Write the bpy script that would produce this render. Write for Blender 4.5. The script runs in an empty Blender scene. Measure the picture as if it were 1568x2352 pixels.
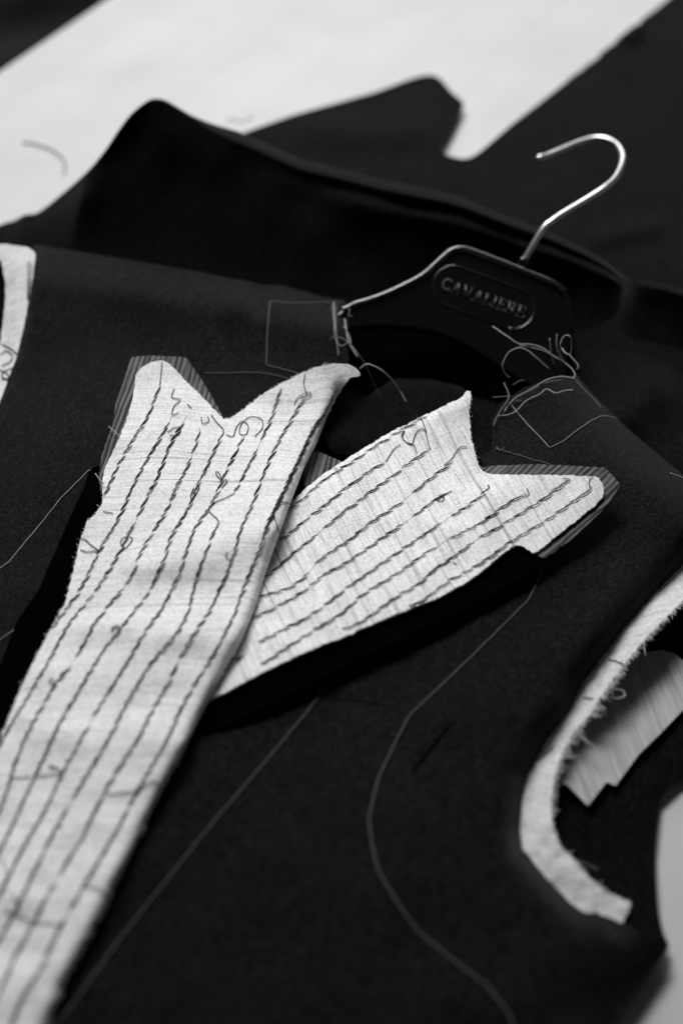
import bpy, bmesh, math, random
import numpy as np
from mathutils import Vector, Matrix, noise
from mathutils.geometry import delaunay_2d_cdt

random.seed(7); np.random.seed(7)
scene = bpy.context.scene
COL = scene.collection

# ------------------------------------------------------------------ camera, world, lamps, exposure
PITCH = math.radians(46.0)
CAM = Vector((0.0, -0.521, 0.570))
HALF = 0.36                                   # 18 mm / 50 mm
cam_d = bpy.data.cameras.new('camera')
cam_d.sensor_fit = 'VERTICAL'; cam_d.sensor_height = 36.0; cam_d.sensor_width = 24.0; cam_d.lens = 50.0
cam_d.clip_start = 0.01; cam_d.clip_end = 50
cam = bpy.data.objects.new('camera', cam_d); COL.objects.link(cam)
cam.location = CAM; cam.rotation_euler = (math.pi/2 - PITCH, 0, 0)
cam_d.dof.use_dof = True; cam_d.dof.focus_distance = 0.755; cam_d.dof.aperture_fstop = 3.1
scene.camera = cam

world = bpy.data.worlds.new('World'); scene.world = world; world.use_nodes = True
wb = world.node_tree.nodes['Background']; wb.inputs[0].default_value = (1, 1, 1, 1); wb.inputs[1].default_value = 0.04

def area(name, loc, target, size, size_y, power):
    d = bpy.data.lights.new(name, 'AREA'); d.shape = 'RECTANGLE'; d.size = size; d.size_y = size_y; d.energy = power
    d.color = (1, 1, 1)
    o = bpy.data.objects.new(name, d); COL.objects.link(o); o.location = loc
    o.rotation_euler = (Vector(target) - Vector(loc)).to_track_quat('-Z', 'Y').to_euler()
    return o
area('ceiling_lamp', (-0.28, 0.92, 1.30), (0.04, 0.20, 0), 0.9, 0.5, 11.0).data.spread = math.radians(105)
area('window_light', (0.2, 2.1, 0.85), (0, 0.1, 0), 1.7, 0.7, 15)

scene.view_settings.view_transform = 'Standard'; scene.view_settings.look = 'None'
scene.view_settings.exposure = 0.0; scene.view_settings.gamma = 1.0; scene.view_settings.use_curve_mapping = False
scene.render.film_transparent = False

# ------------------------------------------------------------------ measuring helpers
FW = np.array((0, math.cos(PITCH), -math.sin(PITCH))); UP = np.array((0, math.sin(PITCH), math.cos(PITCH)))
C0 = np.array(CAM)
def at(u, v, z):
    """world points at height z for positions measured on the photograph (1568 x 2352)"""
    u = np.asarray(u, float); v = np.asarray(v, float); z = np.asarray(z, float)
    x = (u - 784) / 1176 * HALF; y = (1176 - v) / 1176 * HALF
    d = np.stack([x, FW[1] + y*UP[1], FW[2] + y*UP[2]], -1)
    t = (z - C0[2]) / d[..., 2]
    return C0 + d * t[..., None]
def zz(pts, ox, oy, f):                       # from an enlarged crop to photograph units
    return [((ox + x/f)/1.03316, (oy + y/f)/1.03316) for x, y in pts]
def z3(p): return zz(p, 0, 550, 1.9358)
def z4(p): return zz(p, 600, 550, 1.9358)
def z5(p): return zz(p, 0, 1100, 1.9358)
def z6(p): return zz(p, 810, 900, 1.9358)
def z7(p): return zz(p, 0, 1750, 1.9358)
def zh(p): return zz(p, 780, 560, 2.529)
def zt(p): return zz(p, 1120, 480, 3.136)
def za(p): return zz(p, 1180, 1300, 2.475)

def resample(pts, step, closed=False):
    p = np.array(pts, float)
    if closed: p = np.vstack([p, p[:1]])
    d = np.r_[0, np.cumsum(np.hypot(*np.diff(p[:, :2], axis=0).T))]
    n = max(2, int(round(d[-1]/step)) + 1)
    s = np.linspace(0, d[-1], n)
    q = np.stack([np.interp(s, d, p[:, k]) for k in range(p.shape[1])], -1)
    return q[:-1] if closed else q
def smooth(pts, n=8):
    """Catmull-Rom through the points"""
    p = np.array(pts, float)
    if len(p) < 3: return p
    P = np.vstack([2*p[0]-p[1], p, 2*p[-1]-p[-2]]); out = []
    for i in range(1, len(P)-2):
        a, b, c, d = P[i-1], P[i], P[i+1], P[i+2]
        for t in np.linspace(0, 1, n, endpoint=False):
            out.append(.5*((2*b) + (c-a)*t + (2*a-5*b+4*c-d)*t*t + (3*b-a-3*c+d)*t**3))
    out.append(p[-1]); return np.array(out)
def tps(ctrl, lam=1e-3):
    c = np.array(ctrl, float); X = c[:, :2]/1000.0; n = len(c)
    def ph(r2): return np.where(r2 > 0, r2*np.log(np.maximum(r2, 1e-12)), 0)
    K = ph(((X[:, None]-X[None])**2).sum(-1)) + lam*np.eye(n)
    Pm = np.c_[np.ones(n), X]
    A = np.zeros((n+3, n+3)); A[:n, :n] = K; A[:n, n:] = Pm; A[n:, :n] = Pm.T
    w = np.linalg.solve(A, np.r_[c[:, 2], 0, 0, 0])
    def f(u, v):
        q = np.stack(np.broadcast_arrays(np.asarray(u, float), np.asarray(v, float)), -1)/1000.0
        sh = q.shape[:-1]; q = q.reshape(-1, 2)
        r = ph(((q[:, None]-X[None])**2).sum(-1))@w[:n] + np.c_[np.ones(len(q)), q]@w[n:]
        return r.reshape(sh)
    return f
def dist(u, v, line):
    u = np.asarray(u, float); v = np.asarray(v, float); L = np.array(line, float); best = np.full(u.shape, 1e9)
    for (x0, y0), (x1, y1) in zip(L[:-1], L[1:]):
        dx, dy = x1-x0, y1-y0; t = np.clip(((u-x0)*dx+(v-y0)*dy)/(dx*dx+dy*dy+1e-9), 0, 1)
        best = np.minimum(best, np.hypot(u-x0-t*dx, v-y0-t*dy))
    return best
def edge_drop(u, v, line, r, h):
    d = np.clip(dist(u, v, line)/r, 0, 1)
    return h*(1-np.sqrt(np.clip(1-(1-d)**2, 0, 1)))
def soft_drop(u, v, line, r, h):
    d = np.clip(dist(u, v, line)/r, 0, 1); return h*(1-d)**2
def nz(u, v, s, seed=0.0):
    u = np.asarray(u, float); v = np.asarray(v, float); sh = u.shape
    return np.array([noise.noise((a/s+seed, b/s-seed, seed)) for a, b in zip(u.ravel(), v.ravel())]).reshape(sh)
def ridge(u, v, a, b, s):
    return np.exp(-(dist(u, v, [a, b])/s)**2)
def inside(q, poly):
    x, y = q[:, 0], q[:, 1]; r = np.zeros(len(q), bool); n = len(poly)
    for i in range(n):
        x0, y0 = poly[i]; x1, y1 = poly[i-1]
        c = ((y0 > y) != (y1 > y)) & (x < (x1-x0)*(y-y0)/((y1-y0) or 1e-9)+x0)
        r ^= c
    return r

# ------------------------------------------------------------------ object helpers
def link(name, me, mat=None, parent=None, smooth_shade=True):
    o = bpy.data.objects.new(name, me); COL.objects.link(o)
    if mat: me.materials.append(mat)
    if parent: o.parent = parent
    if smooth_shade and len(me.polygons): me.polygons.foreach_set('use_smooth', [True]*len(me.polygons))
    return o
def tag(o, label=None, cat=None, group=None, kind=None):
    if label: o['label'] = label
    if cat: o['category'] = cat
    if group: o['group'] = group
    if kind: o['kind'] = kind
    return o
def empty(name, loc=(0, 0, 0)):
    o = bpy.data.objects.new(name, None); COL.objects.link(o); o.location = loc; o.empty_display_size = .02; return o
def mesh(name, verts, faces):
    me = bpy.data.meshes.new(name); me.from_pydata([tuple(map(float, v)) for v in verts], [], [tuple(f) for f in faces]); me.update(); return me
def sheet(name, outline, zf, mat, parent=None, step=14, thick=.0012, jitter=0.0, jl=9.0, calm=None):
    o = resample(outline, step*.6, True)
    if jitter:
        n = np.stack([nz(o[:, 0], o[:, 1], jl, 3.1), nz(o[:, 0], o[:, 1], jl, 8.7)], -1); o = o + n*jitter*2*(np.clip(dist(o[:, 0], o[:, 1], calm)/30, 0, 1)[:, None] if calm else 1)
    x0, y0 = o.min(0); x1, y1 = o.max(0)
    gx, gy = np.meshgrid(np.arange(x0, x1, step), np.arange(y0, y1, step*.9)); gx[1::2] += step/2
    g = np.stack([gx.ravel(), gy.ravel()], -1); g = g + np.random.uniform(-.12, .12, g.shape)*step
    g = g[inside(g, o)]
    g = g[dist(g[:, 0], g[:, 1], np.vstack([o, o[:1]])) > step*.5]
    pts = [Vector((a, b)) for a, b in o] + [Vector((a, b)) for a, b in g]
    ed = [(i, (i+1) % len(o)) for i in range(len(o))]
    vs, _, fs, *_ = delaunay_2d_cdt(pts, ed, [], 1, 1e-4)
    q = np.array([(p.x, p.y) for p in vs])
    w = at(q[:, 0], q[:, 1], zf(q[:, 0], q[:, 1]))
    me = mesh(name, w, fs)
    bm = bmesh.new(); bm.from_mesh(me)
    for f in bm.faces:
        if f.normal.z < 0: f.normal_flip()
    bm.to_mesh(me); bm.free()
    ob = link(name, me, mat, parent)
    if thick:
        m = ob.modifiers.new('thickness', 'SOLIDIFY'); m.thickness = thick; m.offset = -1
        e = ob.modifiers.new('crisp_edge', 'EDGE_SPLIT'); e.split_angle = math.radians(55)
    return ob
def tube_geo(pts, r, sides=6, taper=0.0, V=None, F=None):
    """rounded tube through world points, appended to V, F"""
    if V is None: V, F = [], []
    p = np.array(pts, float); n = len(p); b = len(V)
    t = np.gradient(p, axis=0); t /= (np.linalg.norm(t, axis=1)[:, None]+1e-12)
    nrm = np.cross(t[0], (0, 0, 1.0))
    if np.linalg.norm(nrm) < 1e-3: nrm = np.cross(t[0], (1.0, 0, 0))
    for i in range(n):
        nrm = nrm - t[i]*np.dot(nrm, t[i]); nrm /= np.linalg.norm(nrm)+1e-12
        bn = np.cross(t[i], nrm)
        s = i/(n-1); rr = r if np.isscalar(r) else r[i]
        if taper: rr = rr*min(1, (min(s, 1-s)/taper)*.75+.25)
        for k in range(sides):
            a = 2*math.pi*k/sides; V.append(p[i]+rr*(math.cos(a)*nrm+math.sin(a)*bn))
    for i in range(n-1):
        for k in range(sides):
            k2 = (k+1) % sides
            F.append((b+i*sides+k, b+(i+1)*sides+k, b+(i+1)*sides+k2, b+i*sides+k2))
    F.append(tuple(b+k for k in range(sides))); F.append(tuple(b+(n-1)*sides+k for k in reversed(range(sides))))
    return V, F
def tube(name, pts, r, mat, parent=None, sides=6, taper=0.0):
    V, F = tube_geo(pts, r, sides, taper); return link(name, mesh(name, V, F), mat, parent)

# ------------------------------------------------------------------ materials (all neutral: the photograph is black and white)
def newmat(name, rough=.8, spec=.3):
    m = bpy.data.materials.new(name); m.use_nodes = True; nt = m.node_tree; b = nt.nodes['Principled BSDF']
    b.inputs['Roughness'].default_value = rough; b.inputs['Specular IOR Level'].default_value = spec
    return m, nt, b
def nd(nt, t, **kw):
    n = nt.nodes.new(t)
    for k, v in kw.items(): setattr(n, k, v)
    return n
def g(v): return (v, v, v, 1)
def coords(nt, rot=0.0, scale=(1, 1, 1)):
    tc = nd(nt, 'ShaderNodeTexCoord'); a = nd(nt, 'ShaderNodeMapping'); b = nd(nt, 'ShaderNodeMapping')
    a.inputs['Rotation'].default_value = (0, 0, -rot); b.inputs['Scale'].default_value = scale
    nt.links.new(tc.outputs['Object'], a.inputs[0]); nt.links.new(a.outputs[0], b.inputs[0]); return b.outputs[0]
def tex(nt, vec, scale=1.0, detail=2.0, rough=.5):
    n = nd(nt, 'ShaderNodeTexNoise'); n.inputs['Scale'].default_value = scale; n.inputs['Detail'].default_value = detail
    n.inputs['Roughness'].default_value = rough; nt.links.new(vec, n.inputs['Vector']); return n.outputs[0]
def ramp(nt, fac, stops):
    r = nd(nt, 'ShaderNodeValToRGB'); e = r.color_ramp.elements
    while len(e) < len(stops): e.new(.5)
    for k, (p, v) in enumerate(stops): e[k].position = p; e[k].color = g(v)
    nt.links.new(fac, r.inputs[0]); return r.outputs[0]
def mult(nt, a, b, fac=1.0):
    m = nd(nt, 'ShaderNodeMix', data_type='RGBA', blend_type='MULTIPLY'); m.inputs[0].default_value = fac
    nt.links.new(a, m.inputs[6]); nt.links.new(b, m.inputs[7]); return m.outputs[2]
def bump(nt, b, h, strength, distance):
    n = nd(nt, 'ShaderNodeBump'); n.inputs['Strength'].default_value = strength; n.inputs['Distance'].default_value = distance
    nt.links.new(h, n.inputs['Height']); nt.links.new(n.outputs[0], b.inputs['Normal'])

def wool(name, lo, hi, sheen, rot=.5, spec=.020, rough=.62):
    m, nt, b = newmat(name, rough, spec)
    fine = tex(nt, coords(nt, rot, (520, 900, 600)), 1, 3, .75)
    mid = tex(nt, coords(nt, rot+.8, (150, 260, 200)), 1, 3, .6)
    big = tex(nt, coords(nt, 0, (22, 22, 22)), 1, 3)
    c = mult(nt, ramp(nt, fine, [(.40, lo), (.62, hi)]), ramp(nt, big, [(.3, .7), (.7, 1.0)]))
    c = mult(nt, c, ramp(nt, mid, [(.36, .5), (.62, 1.0)]))
    nt.links.new(c, b.inputs['Base Color'])
    sp = nd(nt, 'ShaderNodeMath', operation='MULTIPLY'); sp.inputs[1].default_value = spec*2
    nt.links.new(fine, sp.inputs[0]); nt.links.new(sp.outputs[0], b.inputs['Specular IOR Level'])
    b.inputs['Sheen Weight'].default_value = sheen; b.inputs['Sheen Roughness'].default_value = .45
    ad = nd(nt, 'ShaderNodeMath', operation='MULTIPLY_ADD'); ad.inputs[1].default_value = .3
    nt.links.new(mid, ad.inputs[0]); nt.links.new(fine, ad.inputs[2])
    bump(nt, b, ad.outputs[0], .8, .0007); return m
def canvas(name, rot, contrast, lum=.66, cross=.5):
    m, nt, b = newmat(name, .9, .15)
    weft = tex(nt, coords(nt, rot, (28, 1000, 300)), 1, 2, .65)
    slub = tex(nt, coords(nt, rot, (9, 420, 100)), 1, 2, .5)
    warp = tex(nt, coords(nt, rot+math.pi/2, (40, 1250, 300)), 1, 2, .6)
    grain = tex(nt, coords(nt, rot, (700, 900, 700)), 1, 2, .7)
    mott = tex(nt, coords(nt, rot, (60, 90, 60)), 1, 3, .6)
    c = ramp(nt, weft, [(.30, lum*(1-contrast*.55)), (.5, lum*.97), (.7, lum*1.08)])
    c = mult(nt, c, ramp(nt, slub, [(.26, 1-contrast*1.1), (.40, 1.0)]))
    c = mult(nt, c, ramp(nt, warp, [(.3, 1-contrast*cross), (.5, 1.0)]))
    c = mult(nt, c, ramp(nt, mott, [(.3, .92), (.65, 1.0)]))
    c = mult(nt, c, ramp(nt, grain, [(.32, .68), (.54, 1.0)]))
    nt.links.new(c, b.inputs['Base Color'])
    ad = nd(nt, 'ShaderNodeMath', operation='ADD'); nt.links.new(weft, ad.inputs[0]); nt.links.new(warp, ad.inputs[1])
    bump(nt, b, ad.outputs[0], .5, .0005); return m
def striped(name, rot, period, lo, hi, p0=.42, p1=.58, fine=.55, wavy=0):
    """woven stripes: long bands along the thread, uneven in width"""
    m, nt, b = newmat(name, .8, .2)
    w = tex(nt, coords(nt, rot, (14, .62/period, 60)), 1, 1.5, .5)
    if wavy:
        v = nd(nt, 'ShaderNodeTexWave'); v.bands_direction = 'Y'; v.inputs['Scale'].default_value = .314/wavy
        v.inputs['Distortion'].default_value = 2.2; v.inputs['Detail'].default_value = 3; v.inputs['Detail Scale'].default_value = 1.3
        nt.links.new(coords(nt, rot, (.3, 1, 1)), v.inputs[0])
        av = nd(nt, 'ShaderNodeMath', operation='MULTIPLY_ADD'); av.inputs[1].default_value = .35; nt.links.new(v.outputs['Fac'], av.inputs[0]); nt.links.new(w, av.inputs[2])
        w = av.outputs[0]
    f = tex(nt, coords(nt, rot, (60, 1300, 300)), 1, 2, .6)
    c = mult(nt, ramp(nt, w, [(p0, lo), (p1, hi)]), ramp(nt, f, [(.3, fine), (.62, 1.0)]))
    nt.links.new(c, b.inputs['Base Color']); bump(nt, b, f, .4, .0004); return m
def plain(name, v, rough=.8, spec=.3, metal=0.0):
    m, nt, b = newmat(name, rough, spec); b.inputs['Base Color'].default_value = g(v); b.inputs['Metallic'].default_value = metal
    n = tex(nt, coords(nt, .3, (900, 900, 900)), 1, 2); bump(nt, b, n, .05, .0003); return m

M_WOOL = wool('black_wool', .0006, .0135, .11)
M_BACK = wool('black_cloth', .001, .008, .07, 1.1, .012)
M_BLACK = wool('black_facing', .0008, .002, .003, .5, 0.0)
M_CANL = canvas('canvas_crosswise', 0.0, .30, .84, .25)
M_CANR = canvas('canvas_lengthwise', math.radians(-71), .50, .84, .18)
M_CANA = canvas('canvas_armhole', math.radians(12), .20, .76)
M_SAL = striped('striped_allowance', math.radians(80), .0011, .022, .17, .50, .82, .55, .0030)
M_SAR = striped('striped_allowance_bias', math.radians(40), .0011, .022, .17, .50, .82, .55, .0030)
M_LIN = striped('striped_lining', math.radians(-81), .00038, .27, .42, .34, .5, .75)
M_PAD = plain('dark_thread', .018, .7); M_BASTE = plain('white_thread', .33, .8); M_CHALK = plain('grey_thread', .15, .8)
M_PLASTIC = plain('black_plastic', .002, .14, .7); M_STEEL = plain('steel', .55, .3, .5, 1.0); M_PRINT = plain('grey_print', .11, .4)
M_LETTER = plain('letter_plastic', .03, .3, .6)

m, nt, b = newmat('white_paper', .55, .25); M_TABLE = m
s1 = tex(nt, coords(nt, 1.0, (2.5, 26, 3)), 1, 3, .6); s2 = tex(nt, coords(nt, 0, (9, 14, 9)), 1, 5)
nt.links.new(mult(nt, ramp(nt, s1, [(.3, .45), (.55, .475), (.7, .49)]), ramp(nt, s2, [(.3, .92), (.6, 1)])), b.inputs['Base Color'])
bump(nt, b, s2, .05, .002)
m, nt, b = newmat('dark_floor', .5, .4); M_FLOOR = m
s1 = tex(nt, coords(nt, .6, (1.5, 7, 3)), 1, 3, .5)
nt.links.new(ramp(nt, s1, [(.35, .012), (.65, .11)]), b.inputs['Base Color'])

# ------------------------------------------------------------------ the setting
e0 = at(0, 165, 0.0); e1 = at(245, 0, 0.0); ed = (e1-e0)/np.linalg.norm(e1-e0); en = np.array((ed[1], -ed[0], 0))
a0 = e0-ed*2.2; a1 = e0+ed*1.6
top = [a0, a1, a1+en*1.9, a0+en*1.9]
bm = bmesh.new(); vs = [bm.verts.new(p) for p in top]; f = bm.faces.new(vs)
if f.normal.z < 0: f.normal_flip()
r = bmesh.ops.extrude_face_region(bm, geom=[f]); bmesh.ops.translate(bm, vec=(0, 0, -.03), verts=[x for x in r['geom'] if isinstance(x, bmesh.types.BMVert)])
bm.normal_update(); bmesh.ops.recalc_face_normals(bm, faces=bm.faces)
me = bpy.data.meshes.new('tabletop'); bm.to_mesh(me); bm.free()
tag(link('tabletop', me, M_TABLE, None, False), kind='structure')
tag(link('floor', mesh('floor', [(-6, -4, -.78), (6, -4, -.78), (6, 8, -.78), (-6, 8, -.78)], [(0, 1, 2, 3)]), M_FLOOR, None, False), kind='structure')

# ------------------------------------------------------------------ black cloths behind the jacket
CUT = [(500, 335), (530, 316), (600, 290), (680, 262), (760, 240), (860, 212), (940, 182), (972, 173), (995, 172), (1012, 182), (1035, 210),
       (1065, 236), (1063, 244), (1040, 290), (1012, 340), (1012, 349), (1030, 358), (1060, 365), (1078, 363), (1100, 350), (1180, 281), (1230, 243), (1290, 195),
       (1350, 150), (1420, 92), (1530, 0), (1640, -92), (1980, -92), (1980, 760), (1500, 700), (1100, 620), (700, 470)]
def z_cut(u, v):
    z = .0045 + .0016*(1+nz(u, v, 190, 1.3)) + .001*(1+nz(u, v, 70, 4.0))
    z = z + .0045*ridge(u, v, (1385, 545), (1505, 520), 24) + .004*ridge(u, v, (700, 300), (980, 300), 40)
    return z
cut = sheet('cut_cloth', CUT, z_cut, M_BACK, None, 16, .0015)
tag(cut, 'flat black cloth with a notch in its edge, lying on the table behind', 'cloth')

def mound(name, rid, base, back, mat, sub=0.0, seed=0.0):
    """a soft standing fold: front slope, rounded ridge and a back slope down to the table"""
    R = smooth(rid, 8); B = np.array(base, float)
    n = len(R); V = []; s = np.linspace(0, 1, n)
    T = [0, .02, .05, .09, .14, .2, .28, .38, .5, .64, .8, 1.0]
    Bu = np.interp(s, np.linspace(0, 1, len(B)), B[:, 0]); Bv = np.interp(s, np.linspace(0, 1, len(B)), B[:, 1])
    rows = []
    for i in range(n):
        u0, v0, z0 = R[i]; z0 *= 1+.35*min(1, max(0, (z0-.01)/.03)); row = []
        p0 = at(u0, v0, z0)
        for k in (4, 3, 2, 1):                                   # back slope
            q = k/4; row.append((p0[0]-.10*z0*q, p0[1]+back*z0*(q**.7)*.75+.002, z0*(1-q**(1.05+.6*min(1, max(0, (u0-430)/120))))+.001))
        for t in T:
            u = u0+(Bu[i]-u0)*t; v = v0+(Bv[i]-v0)*t
            prof = (1-t)**1.15
            z = .003+(z0-.003)*prof
            if sub: z += sub*z0*(math.exp(-((t-.16)/.06)**2)-.9*math.exp(-((t-.07)/.035)**2))*min(1, max(0, (u0-560)/400))
            z += .0065*noise.noise((u/110+seed, v/150, seed))*min(1, t*4)*(1-t)
            row.append(tuple(at(u, v, z)))
        rows.append(row)
    m_ = len(rows[0])
    for r_ in rows: V += r_
    F = [(i*m_+k, i*m_+k+1, (i+1)*m_+k+1, (i+1)*m_+k) for i in range(n-1) for k in range(m_-1)]
    me = mesh(name, V, F); bm = bmesh.new(); bm.from_mesh(me)
    if sum(f.normal.z for f in bm.faces) < 0: bmesh.ops.reverse_faces(bm, faces=bm.faces)
    bm.to_mesh(me); bm.free()
    o = link(name, me, mat); md = o.modifiers.new('soft', 'SUBSURF'); md.levels = 1; md.render_levels = 2
    return o
RID = [(-260, 640, .002), (-120, 575, .003), (0, 522, .005), (30, 512, .008), (55, 498, .012), (85, 492, .014), (135, 452, .025), (200, 393, .040), (240, 345, .050), (270, 300, .058),
       (300, 260, .065), (338, 229, .070), (361, 224, .071), (385, 231, .070), (440, 265, .066), (480, 290, .063), (525, 313, .060), (582, 338, .057), (629, 359, .055), (690, 385, .053), (754, 401, .052),
       (862, 429, .051), (949, 448, .050), (1044, 468, .048), (1121, 497, .045), (1197, 526, .042), (1259, 547, .038), (1312, 570, .034), (1370, 598, .028), (1408, 623, .022), (1440, 648, .012), (1475, 668, .004)]
BASE = [(-260, 760), (-60, 720), (20, 690), (80, 660), (140, 655), (200, 660), (260, 670), (330, 680), (420, 700), (520, 720), (640, 745), (780, 770), (940, 780), (1080, 790), (1200, 800), (1290, 800), (1370, 790), (1430, 750), (1480, 700)]
mo = mound('folded_cloth', RID, BASE, 1.15, M_BACK, .045, .4)
tag(mo, 'large black cloth fold with a tall rounded peak, rising behind the jacket shoulder and hanger', 'cloth')
mo2 = mound('folded_cloth', [(1410, 690, .004), (1436, 668, .016), (1465, 657, .024), (1520, 664, .027), (1568, 677, .028), (1640, 690, .027), (1760, 720, .02)],
            [(1380, 800), (1440, 810), (1500, 815), (1568, 830), (1640, 850), (1760, 900)], 1.1, M_BACK, 0, 2.2)
tag(mo2, 'low black cloth fold beyond the hanger, behind the frayed jacket shoulder', 'cloth')

# ------------------------------------------------------------------ the jacket
jacket = empty('jacket', tuple(at(800, 1500, 0.0)))
tag(jacket, 'unfinished black tailored jacket with white canvas lapels and pad stitching, laid open on the table', 'jacket')
_link = link
def link(name, me, mat=None, parent=None, smooth_shade=True):   # meshes are built in world space; parts keep their place under the thing
    o = _link(name, me, mat, parent, smooth_shade)
    if parent is not None and parent.type == 'EMPTY': o.matrix_parent_inverse = Matrix.Translation(-Vector(parent.location))
    return o

SH_L = [(80, 562), (140, 572), (230, 586), (300, 598), (380, 612), (440, 622), (500, 634), (535, 641), (565, 645), (600, 655), (640, 655), (690, 668), (740, 682), (792, 690)]
SH_R = [(1322, 862), (1360, 905), (1440, 985), (1500, 1036), (1568, 1092), (1640, 1150), (1800, 1280)]
ARM_R = za([(1250, -80), (1089, 95), (900, 285), (740, 475), (615, 640), (495, 800), (420, 960), (285, 1130), (175, 1340), (145, 1480), (130, 1650), (145, 1765), (285, 1935), (435, 2095), (520, 2145), (600, 2150), (730, 2205)])
ARM_L = [(80, 562), (78, 600), (58, 740), (38, 820), (0, 925), (-60, 1050), (-160, 1200)]
zB0 = tps([(80, 562, .054), (300, 598, .060), (540, 640, .060), (790, 690, .056), (100, 800, .034), (300, 780, .040), (560, 780, .042), (780, 800, .042), (0, 925, .026), (-160, 1200, .02),
           (200, 1000, .036), (600, 1000, .036), (0, 1400, .030), (300, 1300, .032), (600, 1300, .032), (0, 1900, .028), (300, 1900, .030), (-200, 2450, .026), (100, 2450, .028),
           (1322, 862, .046), (1440, 985, .048), (1568, 1092, .050), (1800, 1280, .05), (1150, 930, .036), (1120, 1050, .034), (900, 1200, .032), (1300, 1050, .042), (1440, 1180, .042), (1568, 1250, .040),
           (1250, 1350, .036), (1480, 1400, .041), (900, 1600, .033), (1150, 1650, .033), (600, 1800, .031), (1150, 1900, .030), (900, 2000, .032), (700, 2300, .030), (1100, 2250, .028), (1350, 2250, .020), (1300, 2500, .018), (800, 2500, .03), (1520, 2170, .012), (1420, 2350, .008)], 2e-4)
def zB(u, v):
    u = np.asarray(u, float); v = np.asarray(v, float)
    return zB0(u, v) + .0018*nz(u, v, 170, 5.1) + .0005*nz(u, v, 70, 2.0) \
        - .0010*ridge(u, v, (1030, 1668), (950, 1770), 13) - .0006*ridge(u, v, (760, 1605), (900, 1625), 14) \
        + .0022*ridge(u, v, (500, 645), (540, 700), 26) - .0015*ridge(u, v, (590, 660), (600, 720), 16)
def z_front(u, v):
    return np.maximum(.0098, zB(u, v) - soft_drop(u, v, SH_L, 95, .020) - soft_drop(u, v, SH_R, 105, .020) - soft_drop(u, v, ARM_R, 62, .014) - edge_drop(u, v, ARM_L, 14, .004) \
        - edge_drop(u, v, [(1535, 2176), (1408, 2356), (1310, 2500)], 40, .006))
FR_L = SH_L + [(800, 735), (797, 780), (802, 830), (700, 960), (560, 1300), (430, 1640), (200, 2100), (40, 2470), (-330, 2470), (-330, 1400)] + ARM_L[::-1][:-1]
fl = sheet('front_panel', FR_L, z_front, M_WOOL, jacket, 15, .0015); fl['label'] = 'black wool front under the long white lapel'
FR_R = SH_R + [(1800, 1200)][:0] + ARM_R + [(1535, 2176), (1408, 2356), (1310, 2500), (-200, 2500), (100, 2000), (360, 1600), (600, 1280), (900, 1120), (1080, 1060), (1128, 1035), (1130, 960), (1150, 925), (1200, 892), (1255, 872)]
fr = sheet('front_panel', FR_R, lambda u, v: z_front(u, v), M_WOOL, jacket, 15, .0015); fr['label'] = 'black wool front under the crossing lapel, with basted thread lines'

def skirt(name, line, mat, dy, zend, dx=0.0):
    L = smooth(line, 4); w = at(L[:, 0], L[:, 1], z_front(L[:, 0], L[:, 1])); V = []; F = []; K = 5
    for p in w:
        for k in range(K):
            q = k/(K-1); V.append((p[0]+dx*math.sin(q*math.pi/2)*.9, p[1]+dy*(math.sin(q*math.pi*.8))*.9, p[2]*(1-q)+zend*q-.0004))
    for i in range(len(w)-1):
        for k in range(K-1): F.append((i*K+k, i*K+k+1, (i+1)*K+k+1, (i+1)*K+k))
    o = link(name, mesh(name, V, F), mat, jacket); md = o.modifiers.new('thickness', 'SOLIDIFY'); md.thickness = .0012; md.offset = 0; return o
skirt('shoulder_seam', SH_L, M_WOOL, .010, .003)
skirt('shoulder_seam', SH_R, M_WOOL, .008, .003, .006)

BACKP = [(740, 640), (1000, 720), (1300, 700), (1500, 730), (1950, 800), (1950, 1770), (1640, 1772), (1568, 1786), (1530, 1808), (1514, 1836), (1506, 1900), (1503, 1960), (1505, 2030), (1510, 2090), (1520, 2140), (1538, 2176), (1440, 2260), (1000, 2200), (600, 1600), (600, 900)]
def z_back(u, v): return .0075 + .0012*nz(u, v, 150, 7.7) + .006*ridge(u, v, (935, 868), (1062, 890), 12) + .010*ridge(u, v, (1500, 890), (1440, 960), 45) - .004*edge_drop(u, v, [(1568, 1786), (1514, 1836), (1503, 1960), (1510, 2090), (1538, 2176)], 30, 1.0)
sheet('back_panel', BACKP, z_back, M_BACK, jacket, 26, .0012)
sheet('neck_lining', [(850, 905), (905, 868), (980, 870), (1062, 888), (1080, 915), (1060, 1000), (900, 1060), (760, 1040), (740, 980)], lambda u, v: .018+.004*nz(u, v, 120, 3.3) - edge_drop(u, v, [(850, 905), (905, 868), (980, 870), (1062, 888), (1080, 915)], 14, .004), M_BACK, jacket, 16, .001)
sheet('neck_shade', [(770, 700), (800, 700), (900, 690), (1000, 650), (1180, 640), (1300, 700), (1322, 830), (1240, 872), (1150, 905), (1070, 880), (980, 862), (905, 860), (850, 895), (800, 850)], lambda u, v: .0135+.001*nz(u, v, 120, 3.9), M_BLACK, jacket, 18, .0012)  # near-black sheet added for the shade inside the neck, below the hanger
sheet('lining_scrap', z4([(240, 1060), (290, 1005), (350, 1030), (430, 1065), (400, 1110), (300, 1150), (230, 1170)]), lambda u, v: .030+0*u, M_SAL, jacket, 10, .0006)

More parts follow.
